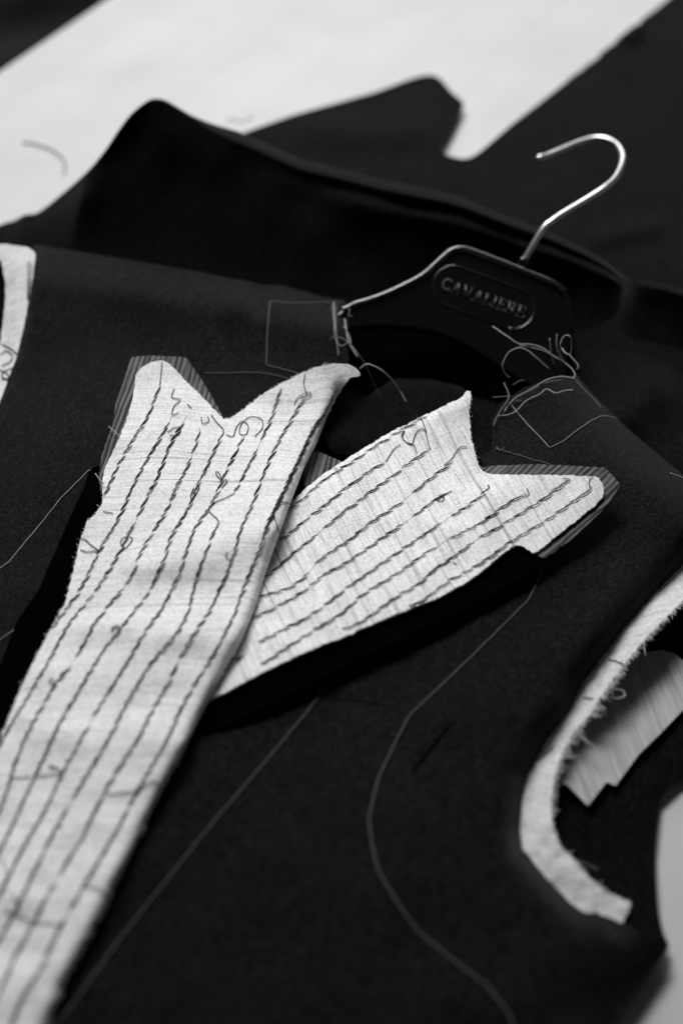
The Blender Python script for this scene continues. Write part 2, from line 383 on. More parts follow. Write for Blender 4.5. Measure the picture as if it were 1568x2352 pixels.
# ------- lapels
LEFT_OUT = [(370, 827), (345, 833), (325, 845), (312, 862), (306, 912), (295, 952), (272, 1012), (240, 1077), (235, 1109), (238, 1150), (222, 1178), (200, 1199), (190, 1225), (183, 1250), (165, 1325), (150, 1385), (120, 1439), (80, 1515), (45, 1589), (0, 1700), (-60, 1850), (-330, 2470)]
LEFT_TOP = [(825, 862), (821, 850), (810, 841), (796, 836), (756, 835), (720, 845), (650, 877), (600, 907), (550, 947), (528, 960), (515, 962), (505, 953), (475, 922), (430, 877), (400, 846), (385, 832)]
ROLL_L = [(825, 864), (801, 869), (781, 897), (751, 957), (726, 1022), (700, 1070), (681, 1120), (665, 1160), (640, 1230), (622, 1280), (607, 1325), (590, 1385), (572, 1430), (550, 1480), (500, 1565), (480, 1610), (440, 1685), (415, 1742), (395, 1774), (350, 1859), (300, 1964), (250, 2064), (220, 2124), (165, 2224), (115, 2343), (60, 2470)]
CAN_L = ROLL_L + LEFT_OUT[::-1] + LEFT_TOP[::-1]
liftL = tps([(370, 830, .016), (300, 950, .012), (515, 962, .010), (700, 850, .012), (820, 855, .022), (780, 900, .014), (240, 1090, .010), (200, 1200, .010), (450, 1100, .013), (690, 1090, .012), (640, 1230, .016), (150, 1400, .009), (350, 1400, .014), (590, 1390, .014), (480, 1610, .012),
             (0, 1700, .008), (250, 1700, .013), (400, 1770, .011), (-100, 2000, .008), (100, 2050, .012), (270, 2030, .010), (-330, 2470, .008), (60, 2470, .009), (-150, 2470, .012)], 3e-4)
def zL(u, v):
    u = np.asarray(u, float); v = np.asarray(v, float)
    return zB(u, v) + liftL(u, v) - edge_drop(u, v, ROLL_L[2:], 34, .0065) + .0030*ridge(u, v, (330, 1300), (620, 1215), 42) - .0016*ridge(u, v, (420, 1370), (600, 1350), 40) + .0022*ridge(u, v, (200, 1440), (560, 1450), 40) \
        + .0014*ridge(u, v, (100, 1680), (430, 1700), 50) + .0008*nz(u, v, 60, 9.0) + .0016*nz(u, v, 150, 3.0)
ROLL_R = [(1073, 895), (1061, 912), (981, 950), (891, 995), (806, 1047), (731, 1097), (706, 1118), (660, 1160), (600, 1260), (520, 1420), (440, 1600)]
CAN_R = [(1076, 897), (1081, 912), (1077, 945), (1081, 1007), (1096, 1062), (1106, 1083), (1134, 1089), (1234, 1091), (1309, 1092), (1359, 1094), (1376, 1099), (1386, 1116), (1384, 1141), (1359, 1166), (1309, 1206), (1259, 1246), (1226, 1271), (1199, 1255), (1184, 1251),
         (1154, 1271), (1114, 1306), (1064, 1341), (1009, 1371), (959, 1391), (884, 1421), (824, 1446), (784, 1466), (750, 1476), (650, 1521), (590, 1551), (530, 1584), (500, 1598), (450, 1625)] + ROLL_R[::-1]
liftR = tps([(1073, 895, .020), (980, 950, .010), (800, 1050, .006), (1100, 1080, .010), (1380, 1110, .014), (1230, 1270, .010), (1100, 1180, .010), (900, 1200, .008), (800, 1440, .010), (700, 1300, .006), (560, 1560, .007), (600, 1300, .003), (450, 1620, .003), (660, 1160, .003)], 3e-4)
def zR(u, v):
    u = np.asarray(u, float); v = np.asarray(v, float)
    return zB(u, v) + liftR(u, v) - edge_drop(u, v, ROLL_R[:8], 22, .004) + .0010*nz(u, v, 70, 6.0) + .0009*ridge(u, v, (800, 1100), (760, 1400), 35) - .0012*ridge(u, v, (700, 1180), (640, 1420), 30)

MAR_L = [(540, 985), (505, 965), (440, 900), (420, 880), (370, 880), (330, 900), (310, 960), (250, 1060), (207, 1078), (190, 1128), (160, 1190), (135, 1250), (112, 1300), (90, 1355), (40, 1425), (0, 1530), (-60, 1680), (-380, 2470), (0, 2470), (200, 2000), (380, 1600), (540, 1250), (640, 1040)]
lap_l = sheet('lapel', MAR_L, lambda u, v: np.maximum(zL(u, v)-.0032, zB(u, v)+.001), M_BLACK, jacket, 18, .0014)
lap_l['label'] = 'long lapel that crosses over the other one'
SEAM_L = [(512, 957), (467, 877), (445, 846), (427, 820), (350, 817), (302, 820), (292, 852), (265, 932), (260, 972), (235, 1042), (227, 1092), (232, 1130), (300, 1130), (420, 1000), (500, 990)]
sheet('seam_allowance', SEAM_L, lambda u, v: zL(u, v)-.0016, M_SAL, lap_l, 11, .0007, .8)
sheet('canvas', CAN_L, zL, M_CANL, lap_l, 10, .0009, 1.3, 9.0, ROLL_L[3:])
MAR_R = [(1120, 1100), (1230, 1110), (1330, 1120), (1330, 1180), (1256, 1286), (1214, 1321), (1134, 1363), (1034, 1413), (934, 1463), (834, 1507), (784, 1535), (700, 1578), (600, 1628), (482, 1683), (440, 1690), (470, 1590), (600, 1300), (700, 1150), (900, 1030), (1050, 960), (1080, 1000)]
lap_r = sheet('lapel', MAR_R, lambda u, v: np.maximum(zR(u, v)-.0032, zB(u, v)+.001), M_BLACK, jacket, 18, .0014)
lap_r['label'] = 'lapel whose tip points to the armhole, tucked under the other one'
SEAM_R = [(1104, 1076), (1124, 1070), (1234, 1066), (1334, 1071), (1389, 1074), (1424, 1113), (1405, 1142), (1379, 1176), (1314, 1236), (1249, 1283), (1226, 1272), (1200, 1210), (1300, 1130), (1130, 1110)]
sheet('seam_allowance', SEAM_R, lambda u, v: zR(u, v)-.0016, M_SAR, lap_r, 10, .0007, .8)
sheet('canvas', CAN_R, zR, M_CANR, lap_r, 10, .0009, 1.5)

# ------- pad stitching: each row is one dark thread showing as a chain of slanting stitches
def stitch_row(pts, zf, parent, pitch, length, slant, r, wob=1.0, skip=.015):
    p = resample(smooth(pts, 6), 2.0); n = len(p); V, F = [], []
    w_ = min(22, n//3); kr = np.hanning(2*w_+1); kr /= kr.sum()                      # even out the hand tracing
    pad = np.vstack([2*p[0]-p[1:w_+1][::-1], p, 2*p[-1]-p[-w_-1:-1][::-1]]); p = np.stack([np.convolve(pad[:, k], kr, 'valid') for k in (0, 1)], -1)
    s = random.uniform(0, pitch)
    while s < 2*n-length*.4:
        i = int(s/2); L = length*random.uniform(.8, 1.15); j = min(n-1, int((s+L)/2))
        if random.random() > skip and j-i > 3:
            seg = p[i:j+1].copy(); d = seg[-1]-seg[0]; d /= np.hypot(*d)+1e-9; nn = np.array((-d[1], d[0]))
            q = np.linspace(-1, 1, len(seg))[:, None]; amp = slant*random.uniform(.6, 1.3)
            seg = seg[0]+(seg-seg[0]) + nn*q*amp + np.random.normal(0, .5*wob, 2)
            k = max(4, len(seg)//3); seg = resample(seg, np.hypot(*(seg[-1]-seg[0]))/k)
            h = .00035+.0005*np.sin(np.linspace(0, math.pi, len(seg)))
            w = at(seg[:, 0], seg[:, 1], zf(seg[:, 0], seg[:, 1])+h)
            tube_geo(w, r*random.uniform(.8, 1.2), 5, .3, V, F)
            if random.random() < .75 and i > 6:                       # thin return of the thread
                a = p[max(0, i-5)]-nn*slant*.6; b_ = p[min(n-1, i+5)]+nn*slant*.9
                seg = resample([a, (a+b_)/2+nn*.8, b_], 4.0)
                tube_geo(at(seg[:, 0], seg[:, 1], zf(seg[:, 0], seg[:, 1])+.0003), r*.6, 4, .3, V, F)
        s += pitch*random.uniform(.88, 1.12)
    # the running thread under the stitches
    q = resample(p + np.stack([nz(p[:, 0], p[:, 1], 18, 1.0), nz(p[:, 0], p[:, 1], 18, 6.0)], -1)*1.0, 6)
    tube_geo(at(q[:, 0], q[:, 1], zf(q[:, 0], q[:, 1])+.00005), r*.27, 4, 0, V, F)
    return link('stitch_row', mesh('stitch_row', V, F), M_PAD, parent)
rowsL = [
 z3([(740, 690), (710, 770), (690, 830), (645, 905), (600, 970), (550, 1060), (500, 1160)])+z5([(500, 110), (478, 160)]),
 z3([(790, 850), (740, 940), (690, 1020), (640, 1110), (612, 1170)])+z5([(600, 130), (560, 220), (520, 300), (460, 390), (420, 480), (370, 580), (310, 660), (240, 758)]),
 z3([(860, 845), (790, 960), (740, 1090), (705, 1170)])+z5([(700, 100), (650, 210), (610, 290), (570, 370), (520, 460), (450, 570), (380, 660), (320, 730), (280, 800), (230, 900), (180, 980), (120, 1090), (60, 1180), (0, 1290), (-60, 1420)]),
 z3([(920, 900), (890, 1010), (850, 1100), (818, 1165)])+z5([(820, 80), (770, 210), (710, 300), (640, 420), (610, 510), (570, 570), (500, 650), (430, 740), (390, 820), (340, 910), (290, 960), (240, 1040), (180, 1140), (120, 1250)])+z7([(60, 150), (30, 260), (-20, 370), (-80, 500)]),
 z3([(1028, 925), (990, 990), (960, 1060), (905, 1165)])+z5([(900, 120), (850, 240), (790, 320), (760, 430), (720, 510), (690, 580), (630, 660), (570, 740), (510, 810), (450, 900), (400, 980), (340, 1080), (280, 1180), (228, 1290)])+z7([(170, 160), (110, 290), (60, 400), (0, 520), (-80, 680)]),
 z3([(1115, 935), (1090, 1010), (1055, 1062), (1010, 1165)])+z5([(960, 210), (890, 300), (860, 400), (820, 510), (780, 600), (730, 690), (660, 780), (610, 870), (550, 970), (490, 1060), (430, 1160), (380, 1255)])+z7([(320, 100), (270, 200), (210, 330), (150, 430), (90, 540), (30, 660), (-60, 830)]),
 z3([(1290, 715), (1250, 850), (1200, 960), (1150, 1060), (1095, 1165)])+z5([(1078, 132)]),
 z5([(1000, 270), (960, 370), (920, 470), (890, 570), (865, 680), (820, 770), (760, 840), (690, 920), (630, 1020), (570, 1120), (515, 1235)])+z7([(400, 170), (330, 290), (260, 410), (200, 530), (140, 650), (100, 740), (40, 850), (-40, 990)]),
 z3([(1410, 745), (1350, 840), (1300, 930), (1250, 1020), (1195, 1155)])+z5([(1150, 210), (1110, 290), (1085, 380), (1065, 450), (1010, 570), (980, 650), (920, 740), (850, 850), (800, 950), (750, 1050), (690, 1150), (645, 1245)])+z7([(520, 180), (440, 330), (370, 470), (290, 600), (210, 740), (150, 860), (80, 980), (30, 1100), (-40, 1250), (-100, 1380)]),
 z3([(1555, 705), (1500, 820), (1440, 905), (1400, 1000), (1350, 1100), (1322, 1165)])+z5([(1310, 120), (1270, 200), (1220, 310), (1180, 430), (1130, 540), (1100, 630), (1060, 730), (1010, 820), (950, 930), (880, 1030), (820, 1150), (775, 1250)])+z7([(690, 140), (600, 300), (540, 420), (470, 540), (390, 670), (300, 830), (240, 940), (190, 1060), (110, 1180), (60, 1300), (0, 1420)]),
]
for k, rw in enumerate(rowsL): stitch_row(rw, zL, lap_l, 26, 28, 4.2, .00040)
stitch_row([(x-5, y+6) for x, y in rowsL[-1][1:9]], zL, lap_l, 24, 24, 4.2, .00045, 1.4)
rowsR = [
 z6([(405, 158), (300, 220), (180, 290), (80, 360), (0, 410)])+z5([(1470, 90), (1360, 190), (1325, 212)]),
 z6([(205, 375), (130, 420), (60, 470), (0, 512)])+z5([(1500, 185), (1420, 245), (1300, 345), (1285, 352)]),
 z6([(405, 320), (330, 370), (250, 430), (170, 490), (90, 550), (0, 615)])+z5([(1450, 330), (1330, 425), (1240, 510), (1210, 525)]),
 z6([(515, 375), (440, 430), (330, 520), (210, 610), (130, 660), (20, 750)])+z5([(1480, 430), (1400, 520), (1330, 570), (1190, 612)]),
 z6([(505, 512), (440, 545), (310, 645), (240, 690), (130, 770), (0, 855)])+z5([(1500, 500), (1400, 582), (1300, 642), (1155, 712)]),
 z6([(675, 495), (610, 560), (520, 620), (440, 670), (340, 740), (250, 800), (150, 870), (50, 940), (0, 975)])+z5([(1500, 645), (1400, 712), (1280, 772), (1190, 820)]),
 z6([(850, 520), (800, 545), (720, 600), (640, 660), (560, 700), (470, 750), (380, 800), (260, 890), (170, 940), (80, 1000), (0, 1075)])+z5([(1400, 790), (1280, 870), (1200, 925)]),
 z6([(1040, 460), (980, 510), (910, 560), (830, 610), (750, 660), (680, 700), (600, 750), (500, 825), (420, 875), (360, 940), (270, 985), (180, 1050), (100, 1110), (0, 1150)]),
 z6([(1150, 495), (1050, 570), (950, 640), (850, 700), (760, 755), (660, 830), (560, 890), (470, 940), (370, 1020), (310, 1045)]),
 z5([(1140, 872), (1080, 905)]),
]
for rw in rowsR: stitch_row(rw, zR, lap_r, 32, 35, 3.8, .00038, 1.0, .04)

def lay(name, pts, zf, lift, r, mat, parent, sm=8, sides=5, wob=0.0):
    p = resample(smooth(pts, sm) if sm else pts, 5.0)
    if wob: p = p + np.stack([nz(p[:, 0], p[:, 1], 22, 2.0), nz(p[:, 0], p[:, 1], 22, 7.0)], -1)*wob
    l = lift if np.isscalar(lift) else np.interp(np.linspace(0, 1, len(p)), np.linspace(0, 1, len(lift)), lift)
    return tube(name, at(p[:, 0], p[:, 1], zf(p[:, 0], p[:, 1])+l), r, mat, parent, sides)
# loose dark thread ends on the lapels
for pts in [z3([(1040, 930), (1070, 940), (1085, 900), (1110, 870), (1140, 890), (1130, 930), (1100, 925), (1110, 880), (1150, 850), (1200, 860), (1205, 900), (1170, 940)]),
            z3([(970, 840), (1000, 880), (1028, 915), (1000, 960)]), z3([(925, 850), (930, 880), (960, 870), (955, 850)]),
            z3([(800, 720), (790, 760), (830, 770), (800, 800), (790, 840), (820, 830)]), z3([(860, 790), (880, 810)]), z3([(770, 920), (800, 900), (830, 900), (820, 930), (780, 935)]),
            z3([(745, 600), (740, 650), (735, 700)]), z3([(1400, 650), (1395, 700), (1410, 745)]), z3([(1350, 790), (1370, 760), (1420, 735), (1425, 755), (1380, 765)]),
            z5([(1020, 75), (1000, 60), (990, 40), (1005, 40), (1020, 70), (1045, 75), (1020, 110)]), z5([(1078, 135), (1040, 155), (985, 180), (960, 215), (1005, 265), (985, 310)]),
            z5([(570, 380), (555, 370), (560, 345), (590, 335), (610, 345), (590, 375), (560, 400)]), z5([(900, 95), (915, 110), (885, 160), (875, 150), (890, 110)]),
            z5([(1065, 440), (1045, 435), (1035, 415), (1050, 410)]), z5([(262, 1020), (235, 1010), (225, 995), (245, 988), (245, 1005)]),
            z5([(515, 770), (515, 750), (540, 755), (550, 745), (525, 745), (520, 765)]), z5([(450, 395), (420, 375), (385, 345), (345, 350)]), z5([(450, 400), (400, 405), (370, 395)]),
            z5([(475, 220), (520, 228)]), z5([(1290, 180), (1260, 225), (1275, 290), (1290, 320), (1310, 250)]), z5([(1270, 200), (1300, 175), (1340, 190)]),
            z7([(50, 185), (120, 182), (200, 175), (285, 165)]), z7([(285, 160), (260, 140), (225, 125), (240, 145)]), z7([(495, 262), (560, 255), (640, 240), (690, 205), (712, 200), (740, 240)]),
            z7([(10, 560), (35, 630), (10, 700)]), z7([(20, 790), (90, 820), (160, 850), (300, 862)]), z7([(400, 680), (450, 695), (490, 725)]), z7([(60, 730), (90, 770), (60, 800)])]:
    lay('thread_end', pts, zL, .0006, .00024, M_PAD, lap_l)
for pts in [z6([(270, 300), (240, 320), (205, 375)]), z6([(345, 335), (330, 300), (300, 290), (275, 260), (290, 235), (280, 270), (320, 300), (335, 260), (350, 235), (380, 230), (400, 300), (408, 320)]),
            z6([(575, 310), (545, 312), (520, 340), (505, 365), (470, 395)]), z6([(505, 512), (470, 530), (440, 545), (430, 550), (460, 560), (470, 540), (445, 535)]), z6([(660, 510), (680, 495), (670, 485)]),
            z6([(850, 500), (860, 525), (830, 540)]), z6([(1015, 455), (1050, 460), (1020, 480)]), z6([(1145, 495), (1135, 480), (1140, 455), (1155, 445)]), z6([(510, 840), (530, 850)]),
            z6([(500, 830), (450, 855), (400, 890)]), z6([(345, 165), (370, 190), (390, 240)])]:
    lay('thread_end', pts, zR, .0006, .00024, M_PAD, lap_r)

# frayed fibres along cut canvas edges
def fringe(line, zf, mat, parent, n, lmin, lmax, side, r=.00011, off=.0, name='frayed_edge'):
    p = resample(line, 1.5); V, F = [], []
    for _ in range(n):
        i = random.randrange(2, len(p)-2); d = p[i+2]-p[i-2]; d /= np.hypot(*d)+1e-9; nn = np.array((-d[1], d[0]))*side
        L = random.uniform(lmin, lmax)*(2.2 if random.random() < .06 else 1); a = nn*math.cos(random.uniform(-.9, .9))+d*random.uniform(-.8, .8); a /= np.hypot(*a)
        c = nn*random.uniform(-.3, .3)+d*random.uniform(-.5, .5)
        s = np.linspace(0, 1, 5)[:, None]; q = p[i]-a*3+a*s*(L+3)+c*s*s*L*.6
        z = zf(q[:, 0], q[:, 1])+off+np.linspace(0, random.uniform(-.0012, .0012), 5)
        tube_geo(at(q[:, 0], q[:, 1], z), r, 4, 0, V, F)
    o = link(name, mesh(name, V, F), mat, parent); o['kind'] = 'stuff'; return o
M_FIB = plain('pale_fibre', .6, .8)
fringe(CAN_R[18:33], lambda u, v: zR(u, v)-.0004, M_FIB, lap_r, 240, 2, 6, 1)
fringe(CAN_R[0:6], lambda u, v: zR(u, v)-.0004, M_FIB, lap_r, 60, 2, 5, -1)
fringe(LEFT_OUT[8:20], lambda u, v: zL(u, v)-.0004, M_FIB, lap_l, 160, 1.5, 5, 1)
fringe(LEFT_TOP[4:11], lambda u, v: zL(u, v)-.0004, M_FIB, lap_l, 60, 1.5, 4, 1)

# ------- armholes
ST_OUT = ARM_R
ST_IN = za([(1250, 130), (1089, 310), (1000, 390), (860, 540), (730, 700), (620, 850), (540, 980), (450, 1070), (390, 1180), (335, 1340), (315, 1480), (320, 1600), (360, 1740), (450, 1830), (560, 1960), (680, 2040), (785, 2090)])
def z_strip(u, v): return np.maximum(.0102, zB(u, v)-.0142)+.003*np.clip(dist(u, v, ST_OUT)/60, 0, 1)+.0009*nz(u, v, 60, 1.7)+.0007*nz(u, v, 24, 4.7)
OUT2 = [(x-10, y-6) for x, y in ST_OUT[:13]]+[(x-3, y+8) for x, y in ST_OUT[13:16]]+[ST_OUT[16]]
sa = sheet('armhole_canvas', ST_OUT[:16]+[ST_OUT[16]]+ST_IN[::-1], z_strip, M_CANA, jacket, 9, .0006, 1.8, 10)
fringe(ST_IN[1:12], z_strip, M_FIB, sa, 420, 4, 16, -1, .00018); fringe(ST_IN[11:], z_strip, M_FIB, sa, 60, 2, 5, -1, .00013)
fringe(ST_IN[4:6], z_strip, M_FIB, sa, 12, 10, 22, -1, .00022); fringe(ST_IN[5:9], z_strip, M_FIB, sa, 30, 12, 30, -1, .00018)
# second layer of canvas peeping out beside the strip
sheet('canvas_edge', za([(425, 965), (385, 990), (290, 1130), (215, 1260), (195, 1330), (240, 1320), (330, 1160), (420, 1030)]), lambda u, v: z_strip(u, v)-.0012, M_CANA, jacket, 8, .0007, 1.0)
for pts in (za([(645, 655), (690, 665), (740, 685)]), za([(500, 880), (560, 885)]), za([(230, 1255), (280, 1215), (330, 1165)])):
    lay('thread_end', pts, z_strip, .0004, .00025, M_PAD, sa)
lay('thread_end', za([(650, 855), (690, 830), (735, 840), (745, 870), (700, 885), (660, 875)]), z_strip, -.003, .00028, M_FIB, sa)
lay('thread_end', za([(440, 1830), (500, 1850), (590, 1890)]), z_strip, -.002, .00028, M_CHALK, sa)
LIN = za([(760, 640), (860, 615), (960, 600), (1040, 620), (1089, 665), (1180, 760), (1200, 830), (1089, 950), (960, 1085), (830, 1210), (690, 1400), (640, 1372), (530, 1516), (400, 1385), (340, 1390), (250, 1300), (300, 1100), (500, 850)])
sheet('lining_flap', LIN, lambda u, v: .0105+.0012*nz(u, v, 80, 2.5)-.0008*ridge(u, v, *za([(520, 1260), (640, 1360)]), 6)+.002*np.clip((v-1650)/200, -1, 1), M_LIN, jacket, 13, .0006)
# left armhole
SL = [(-70, 560), (0, 560), (40, 564), (62, 567), (82, 580), (80, 606), (68, 680), (57, 745), (38, 822), (0, 925), (-50, 1030), (-110, 1130), (-150, 1090), (-70, 960), (-14, 860), (2, 780), (8, 740), (13, 680), (12, 640), (3, 600), (-20, 580)]
def z_sl(u, v): return zB(u, v)-.003+.0006*nz(u, v, 40, 2.2)-.006*np.clip((40-u)/80, 0, 1)
sl = sheet('armhole_canvas', SL, z_sl, M_CANA, jacket, 8, .0009, 1.0)
sl['label'] = 'white canvas strip at the armhole by the shoulder ridge'; sa['label'] = 'curved frayed white canvas strip round the armhole'
for pts in ([(72, 605), (70, 640), (64, 690), (66, 600)], [(5, 790), (25, 800), (38, 812)], [(2, 815), (15, 805), (28, 815), (25, 830), (5, 840)], [(0, 850), (15, 855), (20, 868), (5, 870)], [(30, 845), (15, 850), (4, 862), (22, 876)]):
    lay('thread_end', pts, z_sl, .0006, .0003, M_PAD, sl)
sheet('sleeve_lining', [(-330, 640), (-40, 560), (14, 600), (14, 760), (-20, 900), (-200, 1240), (-330, 1400)], lambda u, v: zB(u, v)-.016, M_BACK, jacket, 24, .001)

# ------- basting threads
W = M_BASTE; G = M_CHALK
def bast(pts, r=.00030, mat=G, sm=4, lift=.0006, wob=1.5): return lay('basting_thread', pts, z_front, lift, r*.72, mat, jacket, sm, 5, wob)
bast([(620, 692), (680, 696), (740, 694), (786, 694)], .0003, G, 4); bast([(620, 692), (614, 760), (612, 838)], .0003, G, 4)
bast([(612, 838), (650, 848), (692, 860)], .0003, G, 4); bast([(470, 856), (540, 856), (600, 856), (645, 864), (680, 876)], .00024, M_CHALK, 6)
bast([(763, 700), (766, 740), (768, 780)], .0004, G); bast([(772, 700), (772, 740), (775, 800)], .0003, G)
bast([(1245, 1300), (1232, 1340), (1215, 1375), (1080, 1510), (940, 1642), (915, 1690), (870, 1782), (855, 1840), (847, 1880), (852, 1930), (868, 2000), (910, 2070), (962, 2142), (1060, 2220), (1120, 2265), (1170, 2330), (1190, 2400)], .00032, G, 0, .0005, 1.0)
bast([(770, 1548), (700, 1640), (600, 1760), (480, 1900), (360, 2050), (280, 2150), (200, 2260), (120, 2370)], .00030, G, 4)
bast(z5([(440, 60), (412, 28), (280, 160), (160, 310), (60, 430), (40, 455), (0, 482), (-60, 520)]), .00030, W, 0)
bast(z5([(65, 762), (30, 790), (-30, 830)]), .0003, W, 0); bast([(250, 980), (262, 990), (275, 1002)], .00035, W, 0, .012); bast(z3([(440, 1110), (460, 1140), (480, 1160)]), .0004, W, 4, .012)
bast(zt([(290, 1510), (400, 1640), (575, 1825), (680, 1775), (800, 1680), (870, 1635), (950, 1590), (1010, 1592), (1075, 1612)]), .00028, W, 0)
bast(zt([(180, 1830), (205, 1845), (240, 1850), (400, 1900), (580, 1950)]), .00024, G, 0); bast(zt([(180, 1820), (205, 1850), (240, 1825)]), .0003, G, 0)
bast(zt([(770, 1320), (840, 1400), (910, 1470), (960, 1530)]), .00028, G); bast(zt([(1470, 2015), (1568, 2052), (1640, 2080)]), .0004, W, 0)
lay('dart_seam', [(1034, 1662), (1010, 1695), (975, 1740), (946, 1775)], z_front, -.0002, .0009, M_BLACK, jacket, 4)
lay('dart_seam', [(765, 1606), (830, 1612), (905, 1628)], z_front, -.0001, .0004, M_BLACK, jacket, 4)
# thread ends gathered at the neck points
def tuft(pts, lift, r=.00034, mat=W): return lay('thread_end', pts, zB, lift, r*.86, mat, jacket, 8, 6, 1.2)
tuft(zh([(30, 400), (35, 500), (45, 620), (60, 725)]), [.001, .004, .001], .0004)
tuft(zh([(95, 500), (110, 590), (130, 660), (175, 730)]), [.001, .005, .003], .0005); tuft(zh([(90, 540), (125, 600), (135, 650)]), .004)
tuft(zh([(5, 622), (45, 605), (110, 632), (165, 695), (225, 780), (270, 885), (300, 950), (322, 1015)]), [.004, .008, .010, .004, -.006, -.014], .00033, G)
tuft(zh([(40, 620), (70, 660), (115, 640)]), .006, .0003); tuft(zh([(100, 440), (115, 425), (125, 450), (115, 480), (140, 478)]), .004, .0004, G)
tuft(zh([(185, 795), (230, 770), (300, 795), (370, 855), (425, 930), (467, 1002)]), [.010, .014, .012, .006, 0, -.004], .0005)
tuft(zt([(150, 925), (250, 990), (340, 1050), (430, 1058), (520, 1085), (600, 1140), (680, 1190), (740, 1240), (765, 1290), (738, 1312)]), [.012, .014, .012, .008, .002, .001], .00042)
tuft(zt([(350, 1065), (450, 1085), (540, 1110), (640, 1170)]), [.012, .010, .006], .0003)
tuft(zt([(570, 1242), (480, 1160), (400, 1100), (340, 1085), (270, 1120), (225, 1200), (240, 1270), (280, 1310)]), [.004, .009, .012, .012, .008, .002], .0004)
tuft(zt([(575, 1010), (582, 1100), (605, 1205)]), [.012, .008, .003], .00038); tuft(zt([(630, 980), (625, 1060), (642, 1130), (680, 1180)]), [.014, .010, .004], .00038)
tuft(zt([(665, 1170), (652, 1110), (655, 1060), (680, 1000), (710, 990), (735, 1030), (728, 1130), (690, 1120), (665, 1085)]), [.004, .012, .014, .008, .004], .00036)
tuft(zt([(720, 1135), (770, 1190), (790, 1222), (772, 1245)]), [.005, .002], .0004)
tuft(zt([(762, 1312), (650, 1297), (540, 1330), (420, 1400), (330, 1450), (270, 1510), (235, 1565)]), [.001, .006, .006, .003, .001], .00045)
tuft(zt([(700, 1318), (560, 1340), (430, 1405), (350, 1450)]), [.002, .005, .003], .0003, G)
tuft(zt([(752, 1395), (690, 1400), (620, 1422), (555, 1390), (500, 1430), (400, 1480), (340, 1540), (270, 1580), (190, 1592)]), [.004, .005, .003, .001], .00036)
tuft(zt([(235, 1345), (265, 1410), (265, 1470), (210, 1550), (165, 1640), (158, 1670)]), [.003, .004, .002], .0004, G); tuft(zt([(150, 1450), (210, 1448), (285, 1442)]), .002, .0003, G)
tuft(zt([(300, 1360), (350, 1330), (390, 1325)]), .002, .0003, G); tuft(zt([(370, 1480), (300, 1470), (380, 1460)]), .002, .0003, G)

# ------------------------------------------------------------------ the coat hanger (its own flat plane, propped up towards the camera)
HC = at(1050, 680, .050); tilt = math.radians(33)
HN = np.array((0.02, -math.sin(tilt), math.cos(tilt))); HN /= np.linalg.norm(HN)
def onh(u, v, off=0.0):
    q = at(u, v, 0.0)-C0; t = ((HC+HN*off-C0)@HN)/(q@HN); return C0+q*t[..., None]
hanger = empty('coat_hanger', tuple(HC)); tag(hanger, 'black plastic coat hanger with steel hook, sticking out of the jacket neck', 'hanger')
H_TOP = [(772, 722), (786, 710), (800, 704)]+zh([(160, 402), (230, 382), (330, 347), (450, 292), (560, 232), (640, 162), (700, 107), (740, 80), (790, 70), (850, 83), (1000, 138), (1150, 198), (1300, 258), (1370, 293), (1412, 330), (1442, 390), (1452, 460)])+[(1311, 760), (1304, 800), (1300, 840), (1306, 880), (1320, 925)]
H_BOT = [(1290, 935), (1250, 905), (1200, 876)]+zh([(1050, 800), (950, 730), (800, 640), (600, 565), (350, 535), (150, 545)])+[(790, 752), (775, 748)]
hs = np.vstack([smooth(H_TOP, 5), smooth(H_BOT, 4)])
front = onh(hs[:, 0], hs[:, 1], 0.0); n = len(front)
bm = bmesh.new(); fv = [bm.verts.new(p) for p in front]; bv = [bm.verts.new(p-HN*.009) for p in front]
bm.faces.new(fv); bm.faces.new(bv[::-1])
for i in range(n): bm.faces.new((fv[i], bv[i], bv[(i+1) % n], fv[(i+1) % n]))
bmesh.ops.recalc_face_normals(bm, faces=bm.faces)
bmesh.ops.bevel(bm, geom=[e for e in bm.edges if all(v in set(fv) for v in e.verts)], offset=.0016, segments=3, affect='EDGES', profile=.5)
bmesh.ops.triangulate(bm, faces=[f for f in bm.faces if len(f.verts) > 4])
me = bpy.data.meshes.new('body'); bm.to_mesh(me); bm.free()
hb = link('body', me, M_PLASTIC, hanger, False)
for p_ in me.polygons: p_.use_smooth = p_.area < 3e-5
M_RIM = plain('polished_plastic', .004, .24, 1.0)
rim = smooth(H_TOP[1:18], 6); tube('rim', onh(rim[:, 0], rim[:, 1]+3, .0008), .0021, M_RIM, hanger, 10)
